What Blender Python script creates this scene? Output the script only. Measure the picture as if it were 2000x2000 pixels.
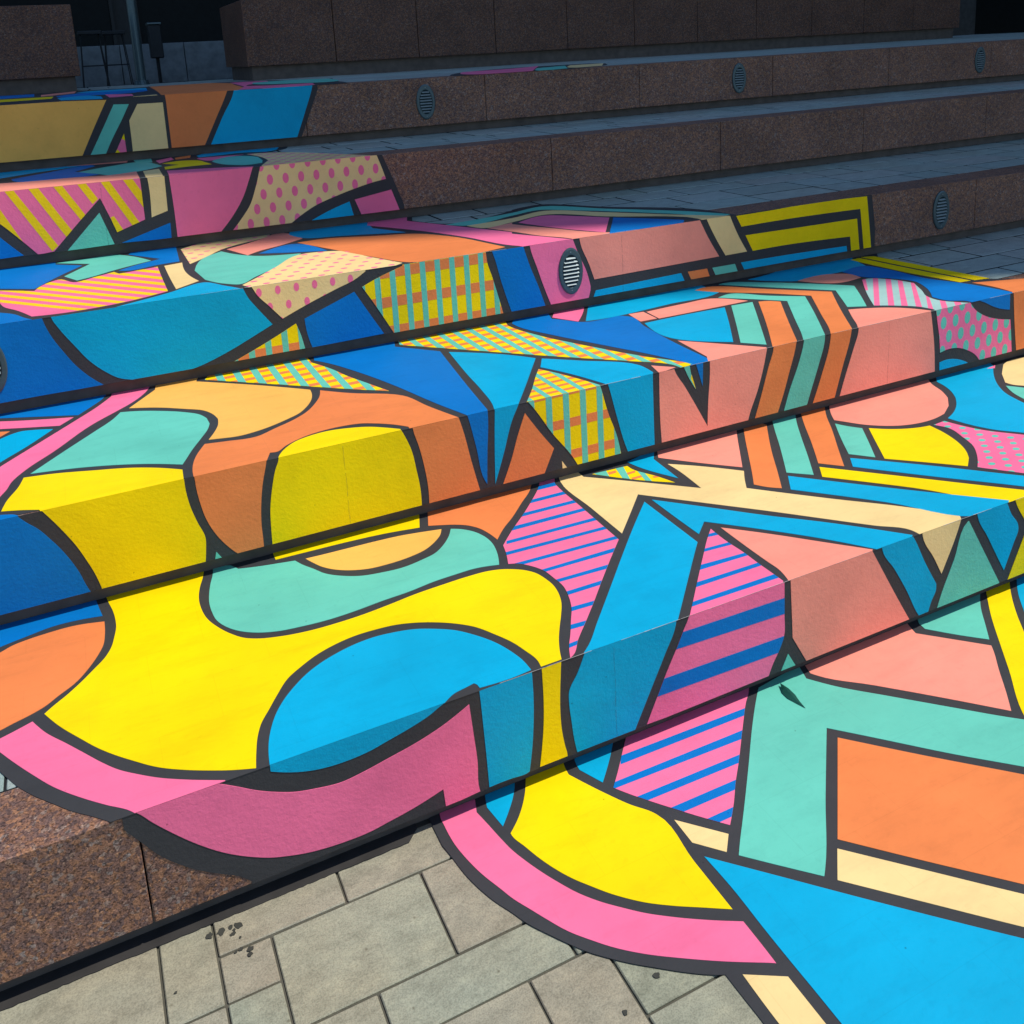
import bpy, bmesh, math, random
from mathutils import Vector, Matrix
from mathutils.geometry import tessellate_polygon
random.seed(7)
SC = bpy.context.scene
COL = SC.collection
for o in list(bpy.data.objects): bpy.data.objects.remove(o)

# ------------------------------------------------------------------ camera
U = 0.4                                   # metres per step-height unit
RX = ((0.90099111, -0.14096134, 0.41029857), (-0.43073699, -0.17778857, 0.88479199), (-0.05177507, -0.97392049, -0.22090318))
cam = bpy.data.cameras.new('camera'); co = bpy.data.objects.new('camera', cam); COL.objects.link(co); SC.camera = co
cam.sensor_fit = 'HORIZONTAL'; cam.sensor_width = 36; cam.lens = 1851.0766 / 2000 * 36
cam.shift_x = (1000 - 1009.146) / 2000; cam.shift_y = -(1000 - 513.952) / 2000
cam.clip_start = 0.05; cam.clip_end = 400
m = Matrix([[RX[r][0], -RX[r][1], -RX[r][2]] for r in range(3)]).to_4x4()
m.translation = Vector((0, 0, 5.41025886 * U)); co.matrix_world = m

# ------------------------------------------------------------------ world, sun, exposure
SUN = Vector((0.517, -0.25, 1.0)).normalized()
elev = math.asin(SUN.z); az = math.atan2(SUN.x, SUN.y)
W = bpy.data.worlds.new('World'); SC.world = W; W.use_nodes = True
nt = W.node_tree; bg = nt.nodes['Background']
sky = nt.nodes.new('ShaderNodeTexSky'); sky.sky_type = 'NISHITA'; sky.sun_disc = False
sky.sun_elevation = elev; sky.sun_rotation = az; sky.air_density = 1.0; sky.dust_density = 0.3; sky.ozone_density = 4.5
nt.links.new(sky.outputs[0], bg.inputs[0]); bg.inputs[1].default_value = 0.138
ld = bpy.data.lights.new('sun', 'SUN'); ld.energy = 3.7; ld.angle = math.radians(0.53); ld.color = (1.0, 0.96, 0.9)
so = bpy.data.objects.new('sun', ld); COL.objects.link(so); so.rotation_euler = SUN.to_track_quat('Z', 'Y').to_euler()
so.location = (10, -5, 20)
SC.view_settings.view_transform = 'Standard'; SC.view_settings.look = 'None'; SC.view_settings.exposure = 0.2
SC.view_settings.gamma = 1; SC.view_settings.use_curve_mapping = False
SC.render.engine = 'CYCLES'; SC.cycles.max_bounces = 6; SC.cycles.diffuse_bounces = 4

# ------------------------------------------------------------------ step geometry (metres)
Y = [5.52704 * U, 8.11359 * U, 10.7269 * U, 13.7852 * U, 16.49293 * U]
Z = [0.0, 0.982764 * U, 1.948076 * U, 2.932306 * U, 3.952292 * U, 4.967138 * U]
TOE_D = 0.118 * U; TOE_H = 0.158148 * U
COPE = 0.61 * U
YW = 24.2 * U                              # front of the planter walls on the top landing
X0, X1 = -5.0, 14.5

# ------------------------------------------------------------------ helpers
def link(o, parent=None):
    COL.objects.link(o)
    if parent is not None: o.parent = parent
    return o
def tag(o, label=None, cat=None, group=None, kind=None):
    if label: o['label'] = label
    if cat: o['category'] = cat
    if group: o['group'] = group
    if kind: o['kind'] = kind
    return o
def empty(name, loc=(0, 0, 0)):
    o = bpy.data.objects.new(name, None); o.location = loc; o.empty_display_size = .1; COL.objects.link(o); return o
def obj(name, bm, mat, parent=None, smooth=False):
    me = bpy.data.meshes.new(name); bm.normal_update(); bm.to_mesh(me); bm.free()
    if mat: me.materials.append(mat)
    if smooth:
        for p in me.polygons: p.use_smooth = True
    o = bpy.data.objects.new(name, me); link(o, parent)
    if parent is not None: o.location = -parent_world(parent)
    return o
def parent_world(p):
    v = Vector((0, 0, 0))
    while p is not None: v += p.location; p = p.parent
    return v
def box(bm, x0, x1, y0, y1, z0, z1, bev=0.0):
    vs = [bm.verts.new(c) for c in ((x0,y0,z0),(x1,y0,z0),(x1,y1,z0),(x0,y1,z0),(x0,y0,z1),(x1,y0,z1),(x1,y1,z1),(x0,y1,z1))]
    fs = [bm.faces.new([vs[i] for i in f]) for f in ((3,2,1,0),(4,5,6,7),(0,1,5,4),(1,2,6,5),(2,3,7,6),(3,0,4,7))]
    if bev:
        es = set(e for f in fs for e in f.edges)
        bmesh.ops.bevel(bm, geom=list(es), offset=bev, segments=1, affect='EDGES')
def boxbm(*a, bev=0.0):
    bm = bmesh.new(); box(bm, *a, bev=bev); return bm
def tube(bm, p, q, r0, r1=None, n=12):
    r1 = r0 if r1 is None else r1
    p = Vector(p); q = Vector(q); d = (q - p).normalized(); a = d.orthogonal().normalized(); b = d.cross(a)
    A = [bm.verts.new(p + (a * math.cos(t) + b * math.sin(t)) * r0) for t in [2 * math.pi * i / n for i in range(n)]]
    B = [bm.verts.new(q + (a * math.cos(t) + b * math.sin(t)) * r1) for t in [2 * math.pi * i / n for i in range(n)]]
    for i in range(n): bm.faces.new((A[i], A[(i + 1) % n], B[(i + 1) % n], B[i]))
    bm.faces.new(A[::-1]); bm.faces.new(B)

# ------------------------------------------------------------------ materials
def newmat(name, rough=0.6, spec=0.3):
    mt = bpy.data.materials.new(name); mt.use_nodes = True; n = mt.node_tree.nodes; b = n['Principled BSDF']
    b.inputs['Roughness'].default_value = rough; b.inputs['Specular IOR Level'].default_value = spec
    return mt, mt.node_tree, b
def N(t, kind, **kw):
    n = t.nodes.new(kind)
    for k, v in kw.items():
        if hasattr(n, k): setattr(n, k, v)
        else: n.inputs[k.replace('_', ' ')].default_value = v
    return n
def ramp(t, stops, fac):
    r = t.nodes.new('ShaderNodeValToRGB'); e = r.color_ramp.elements
    while len(e) < len(stops): e.new(0.5)
    for el, (p, c) in zip(e, stops): el.position = p; el.color = tuple(c) + (1,)
    t.links.new(fac, r.inputs[0]); return r
def worldco(t):
    g = t.nodes.new('ShaderNodeNewGeometry'); return g.outputs['Position']
def mulcol(t, a, bcol, fac=1.0, mode='MULTIPLY'):
    mx = t.nodes.new('ShaderNodeMix'); mx.data_type = 'RGBA'; mx.blend_type = mode
    if isinstance(fac, float): mx.inputs[0].default_value = fac
    else: t.links.new(fac, mx.inputs[0])
    t.links.new(a, mx.inputs[6])
    if isinstance(bcol, tuple): mx.inputs[7].default_value = bcol + (1,)
    else: t.links.new(bcol, mx.inputs[7])
    return mx.outputs[2]

def vinyl(name, col, riser):
    mt, t, b = newmat(name, 0.6 if riser else 0.55, 0.14)
    P = worldco(t)
    n1 = N(t, 'ShaderNodeTexNoise', Scale=2.3, Detail=4.0, Roughness=0.6); t.links.new(P, n1.inputs['Vector'])
    r1 = ramp(t, [(0.3, (0.87,) * 3), (0.62, (1.0,) * 3)], n1.outputs[0])
    rgb = N(t, 'ShaderNodeRGB'); rgb.outputs[0].default_value = tuple(col) + (1,)
    c = mulcol(t, rgb.outputs[0], r1.outputs[0])
    n2 = N(t, 'ShaderNodeTexNoise', Scale=38.0, Detail=3.0, Roughness=0.6); t.links.new(P, n2.inputs['Vector'])
    r2 = ramp(t, [(0.25, (0.90,) * 3), (0.42, (1.0,) * 3)], n2.outputs[0])
    c = mulcol(t, c, r2.outputs[0], 0.6)
    # scattered scuffs and grit
    v = N(t, 'ShaderNodeTexVoronoi', Scale=9.0, Randomness=1.0); t.links.new(P, v.inputs['Vector'])
    r3 = ramp(t, [(0.012, (0.45, 0.42, 0.4)), (0.03, (1.0,) * 3)], v.outputs['Distance'])
    c = mulcol(t, c, r3.outputs[0], 0.8)
    # traffic dirt in soft streaks, and the joints of the stone telegraphing through
    mpn = t.nodes.new('ShaderNodeMapping'); mpn.inputs['Scale'].default_value = (1.2, 4.0, 1.0); mpn.inputs['Rotation'].default_value = (0, 0, 0.6); t.links.new(P, mpn.inputs[0])
    n6 = N(t, 'ShaderNodeTexNoise', Scale=3.1, Detail=7.0, Roughness=0.7); t.links.new(mpn.outputs[0], n6.inputs['Vector'])
    r6 = ramp(t, [(0.48, (1.0,) * 3), (0.70, (0.80, 0.80, 0.82))], n6.outputs[0]); c = mulcol(t, c, r6.outputs[0], 0.5)
    bk = t.nodes.new('ShaderNodeTexBrick'); t.links.new(P, bk.inputs['Vector']); bk.inputs['Scale'].default_value = 1.0
    bk.inputs['Mortar Size'].default_value = 0.0016; bk.inputs['Mortar Smooth'].default_value = 0.6
    bk.inputs['Brick Width'].default_value = 0.34; bk.inputs['Row Height'].default_value = 0.205
    bk.inputs['Color1'].default_value = bk.inputs['Color2'].default_value = (1, 1, 1, 1); bk.inputs['Mortar'].default_value = (0.80, 0.80, 0.80, 1)
    if not riser: c = mulcol(t, c, bk.outputs['Color'], 0.3)
    t.links.new(c, b.inputs['Base Color'])
    bp = N(t, 'ShaderNodeBump', Strength=0.42 if riser else 0.18, Distance=0.004)
    n3 = N(t, 'ShaderNodeTexNoise', Scale=75.0 if riser else 45.0, Detail=4.0, Roughness=0.65); t.links.new(P, n3.inputs['Vector'])
    t.links.new(n3.outputs[0], bp.inputs['Height'])
    bp2 = N(t, 'ShaderNodeBump', Strength=0.25, Distance=0.01)
    n4 = N(t, 'ShaderNodeTexNoise', Scale=5.0, Detail=2.0); t.links.new(P, n4.inputs['Vector'])
    t.links.new(n4.outputs[0], bp2.inputs['Height']); t.links.new(bp.outputs[0], bp2.inputs['Normal'])
    t.links.new(bp2.outputs[0], b.inputs['Normal'])
    return mt
PAL = dict(y=('yellow', (0.92, 0.66, 0.0)), o=('orange', (0.80, 0.225, 0.066)), b=('sky blue', (0.0, 0.37, 0.60)),
           d=('cobalt blue', (0.0, 0.165, 0.49)), p=('pink', (0.90, 0.166, 0.31)), m=('mint green', (0.132, 0.535, 0.405)),
           s=('salmon', (0.90, 0.295, 0.21)), c=('cream', (0.86, 0.62, 0.265)), a=('apricot', (0.88, 0.455, 0.092)),
           k=('black', (0.046, 0.046, 0.048)), g=('grey mint', (0.36, 0.56, 0.50)), w=('yellow', (0.90, 0.60, 0.01)))
VM = {(k, r): vinyl('vinyl_%s_%s' % (v[0].replace(' ', '_'), 'riser' if r else 'tread'), v[1], r) for k, v in PAL.items() for r in (0, 1)}

def granite(name, dark=1.0, rough=0.55):
    mt, t, b = newmat(name, rough, 0.18); P = worldco(t)
    nz = N(t, 'ShaderNodeTexNoise', Scale=40.0, Detail=3.0); t.links.new(P, nz.inputs['Vector'])
    mp = t.nodes.new('ShaderNodeMix'); mp.data_type = 'VECTOR'; mp.inputs[0].default_value = 0.007
    t.links.new(P, mp.inputs[4]); t.links.new(nz.outputs['Color'], mp.inputs[5])
    v = N(t, 'ShaderNodeTexVoronoi', Scale=95.0); t.links.new(mp.outputs[1], v.inputs['Vector'])
    sp = t.nodes.new('ShaderNodeSeparateColor'); t.links.new(v.outputs['Color'], sp.inputs[0])
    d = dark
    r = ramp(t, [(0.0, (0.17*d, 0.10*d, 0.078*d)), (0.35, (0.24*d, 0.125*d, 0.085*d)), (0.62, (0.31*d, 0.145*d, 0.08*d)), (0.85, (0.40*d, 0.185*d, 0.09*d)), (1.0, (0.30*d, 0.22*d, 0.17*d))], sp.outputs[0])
    vf = N(t, 'ShaderNodeTexVoronoi', Scale=260.0); t.links.new(mp.outputs[1], vf.inputs['Vector'])
    sf = t.nodes.new('ShaderNodeSeparateColor'); t.links.new(vf.outputs['Color'], sf.inputs[0])
    rf = ramp(t, [(0.0, (0.38, 0.38, 0.39)), (0.18, (0.58, 0.57, 0.57)), (0.34, (0.92, 0.92, 0.92)), (0.9, (1.08, 1.06, 1.02)), (1.0, (1.5, 1.5, 1.45))], sf.outputs[0])
    r = type('R', (), {'outputs': [mulcol(t, mulcol(t, r.outputs[0], (0.90, 0.97, 1.10)), rf.outputs[0])]})
    n2 = N(t, 'ShaderNodeTexNoise', Scale=220.0, Detail=2.0); t.links.new(P, n2.inputs['Vector'])
    r2 = ramp(t, [(0.35, (0.6,) * 3), (0.6, (1.05,) * 3)], n2.outputs[0])
    c = mulcol(t, r.outputs[0], r2.outputs[0])
    n3 = N(t, 'ShaderNodeTexNoise', Scale=3.0, Detail=4.0); t.links.new(P, n3.inputs['Vector'])
    r3 = ramp(t, [(0.3, (0.8,) * 3), (0.7, (1.08,) * 3)], n3.outputs[0])
    c = mulcol(t, c, r3.outputs[0]); t.links.new(c, b.inputs['Base Color'])
    bp = N(t, 'ShaderNodeBump', Strength=0.5, Distance=0.003); t.links.new(n2.outputs[0], bp.inputs['Height']); t.links.new(bp.outputs[0], b.inputs['Normal'])
    return mt
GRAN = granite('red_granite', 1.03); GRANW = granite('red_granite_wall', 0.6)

def paver_mat(name='sandstone', tint=(1, 1, 1), rough=0.7):
    mt, t, b = newmat(name, rough, 0.4); P = worldco(t)
    oi = t.nodes.new('ShaderNodeObjectInfo')
    r0 = ramp(t, [(0.0, (0.305, 0.325, 0.26)), (0.3, (0.32, 0.325, 0.275)), (0.5, (0.27, 0.29, 0.24)), (0.7, (0.335, 0.30, 0.25)), (1.0, (0.335, 0.335, 0.275))], oi.outputs['Random'])
    mp = t.nodes.new('ShaderNodeMapping'); mp.inputs['Scale'].default_value = (1.0, 1.7, 1.0); t.links.new(P, mp.inputs[0])
    n1 = N(t, 'ShaderNodeTexNoise', Scale=11.0, Detail=10.0, Roughness=0.75); t.links.new(mp.outputs[0], n1.inputs['Vector'])
    r1 = ramp(t, [(0.3, (0.68, 0.68, 0.64)), (0.5, (0.98, 0.98, 0.95)), (0.70, (1.25, 1.23, 1.15))], n1.outputs[0])
    c = mulcol(t, mulcol(t, r0.outputs[0], tuple(tint)), r1.outputs[0])
    n2 = N(t, 'ShaderNodeTexNoise', Scale=260.0, Detail=2.0); t.links.new(P, n2.inputs['Vector'])
    r2 = ramp(t, [(0.3, (0.75,) * 3), (0.6, (1.08,) * 3)], n2.outputs[0]); c = mulcol(t, c, r2.outputs[0])
    v = N(t, 'ShaderNodeTexVoronoi', Scale=14.0); t.links.new(P, v.inputs['Vector'])
    r3 = ramp(t, [(0.03, (0.5, 0.46, 0.4)), (0.075, (1.0,) * 3)], v.outputs['Distance']); c = mulcol(t, c, r3.outputs[0], 0.7)
    n5 = N(t, 'ShaderNodeTexNoise', Scale=3.0, Detail=3.0); t.links.new(P, n5.inputs['Vector'])
    r5 = ramp(t, [(0.42, (1.0,) * 3), (0.66, (0.99, 0.92, 0.88))], n5.outputs[0]); c = mulcol(t, c, r5.outputs[0])
    t.links.new(c, b.inputs['Base Color'])
    bp = N(t, 'ShaderNodeBump', Strength=0.5, Distance=0.004); t.links.new(n1.outputs[0], bp.inputs['Height'])
    bp2 = N(t, 'ShaderNodeBump', Strength=0.3, Distance=0.002); t.links.new(n2.outputs[0], bp2.inputs['Height']); t.links.new(bp.outputs[0], bp2.inputs['Normal'])
    t.links.new(bp2.outputs[0], b.inputs['Normal'])
    return mt
PAVE = paver_mat('sandstone', (0.90, 0.92, 0.81)); PAVESHADE = paver_mat('sandstone_shade_tint', (1.02, 1.27, 1.42), 0.45)  # step paving is the same sandstone with the blue of shade tinted in
def plain(name, col, rough=0.7, spec=0.3, metal=0.0, var=0.2, scale=12.0):
    mt, t, b = newmat(name, rough, spec); P = worldco(t)
    n = N(t, 'ShaderNodeTexNoise', Scale=scale, Detail=5.0); t.links.new(P, n.inputs['Vector'])
    r = ramp(t, [(0.3, tuple(c * (1 - var) for c in col)), (0.7, tuple(c * (1 + var) for c in col))], n.outputs[0])
    t.links.new(r.outputs[0], b.inputs['Base Color']); b.inputs['Metallic'].default_value = metal
    return mt
GROUT = plain('dark_joint_grout', (0.085, 0.08, 0.058), 0.9)
GROUTD = plain('dark_bedding', (0.02, 0.021, 0.022), 0.95, 0.05)
DIMSTONE = plain('dark_grey_stone', (0.15, 0.175, 0.175), 0.8)
TOEM = plain('black_painted_plinth', (0.10, 0.08, 0.065), 0.8)
STEEL = plain('grey_steel', (0.07, 0.11, 0.12), 0.45, 0.5, 0.6, 0.1, 40)
LOUV = plain('pale_louvre_metal', (0.20, 0.25, 0.25), 0.5, 0.4, 0.2, 0.1, 40)
HOLE = plain('black_recess', (0.015, 0.03, 0.033), 0.9)
DARKGLASS = plain('dark_glass', (0.004, 0.007, 0.008), 0.55, 0.12)
FRAME = plain('dark_window_frame', (0.012, 0.016, 0.017), 0.6)
FACADE = plain('tower_stone', (0.05, 0.055, 0.055), 0.7)
SHADEK = plain('black_painted_shade', (0.033, 0.030, 0.027), 0.9)
STAIN = plain('dark_stain', (0.045, 0.045, 0.035), 0.85)
LEAFM = plain('dark_green_leaf', (0.02, 0.13, 0.10), 0.5)

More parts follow.
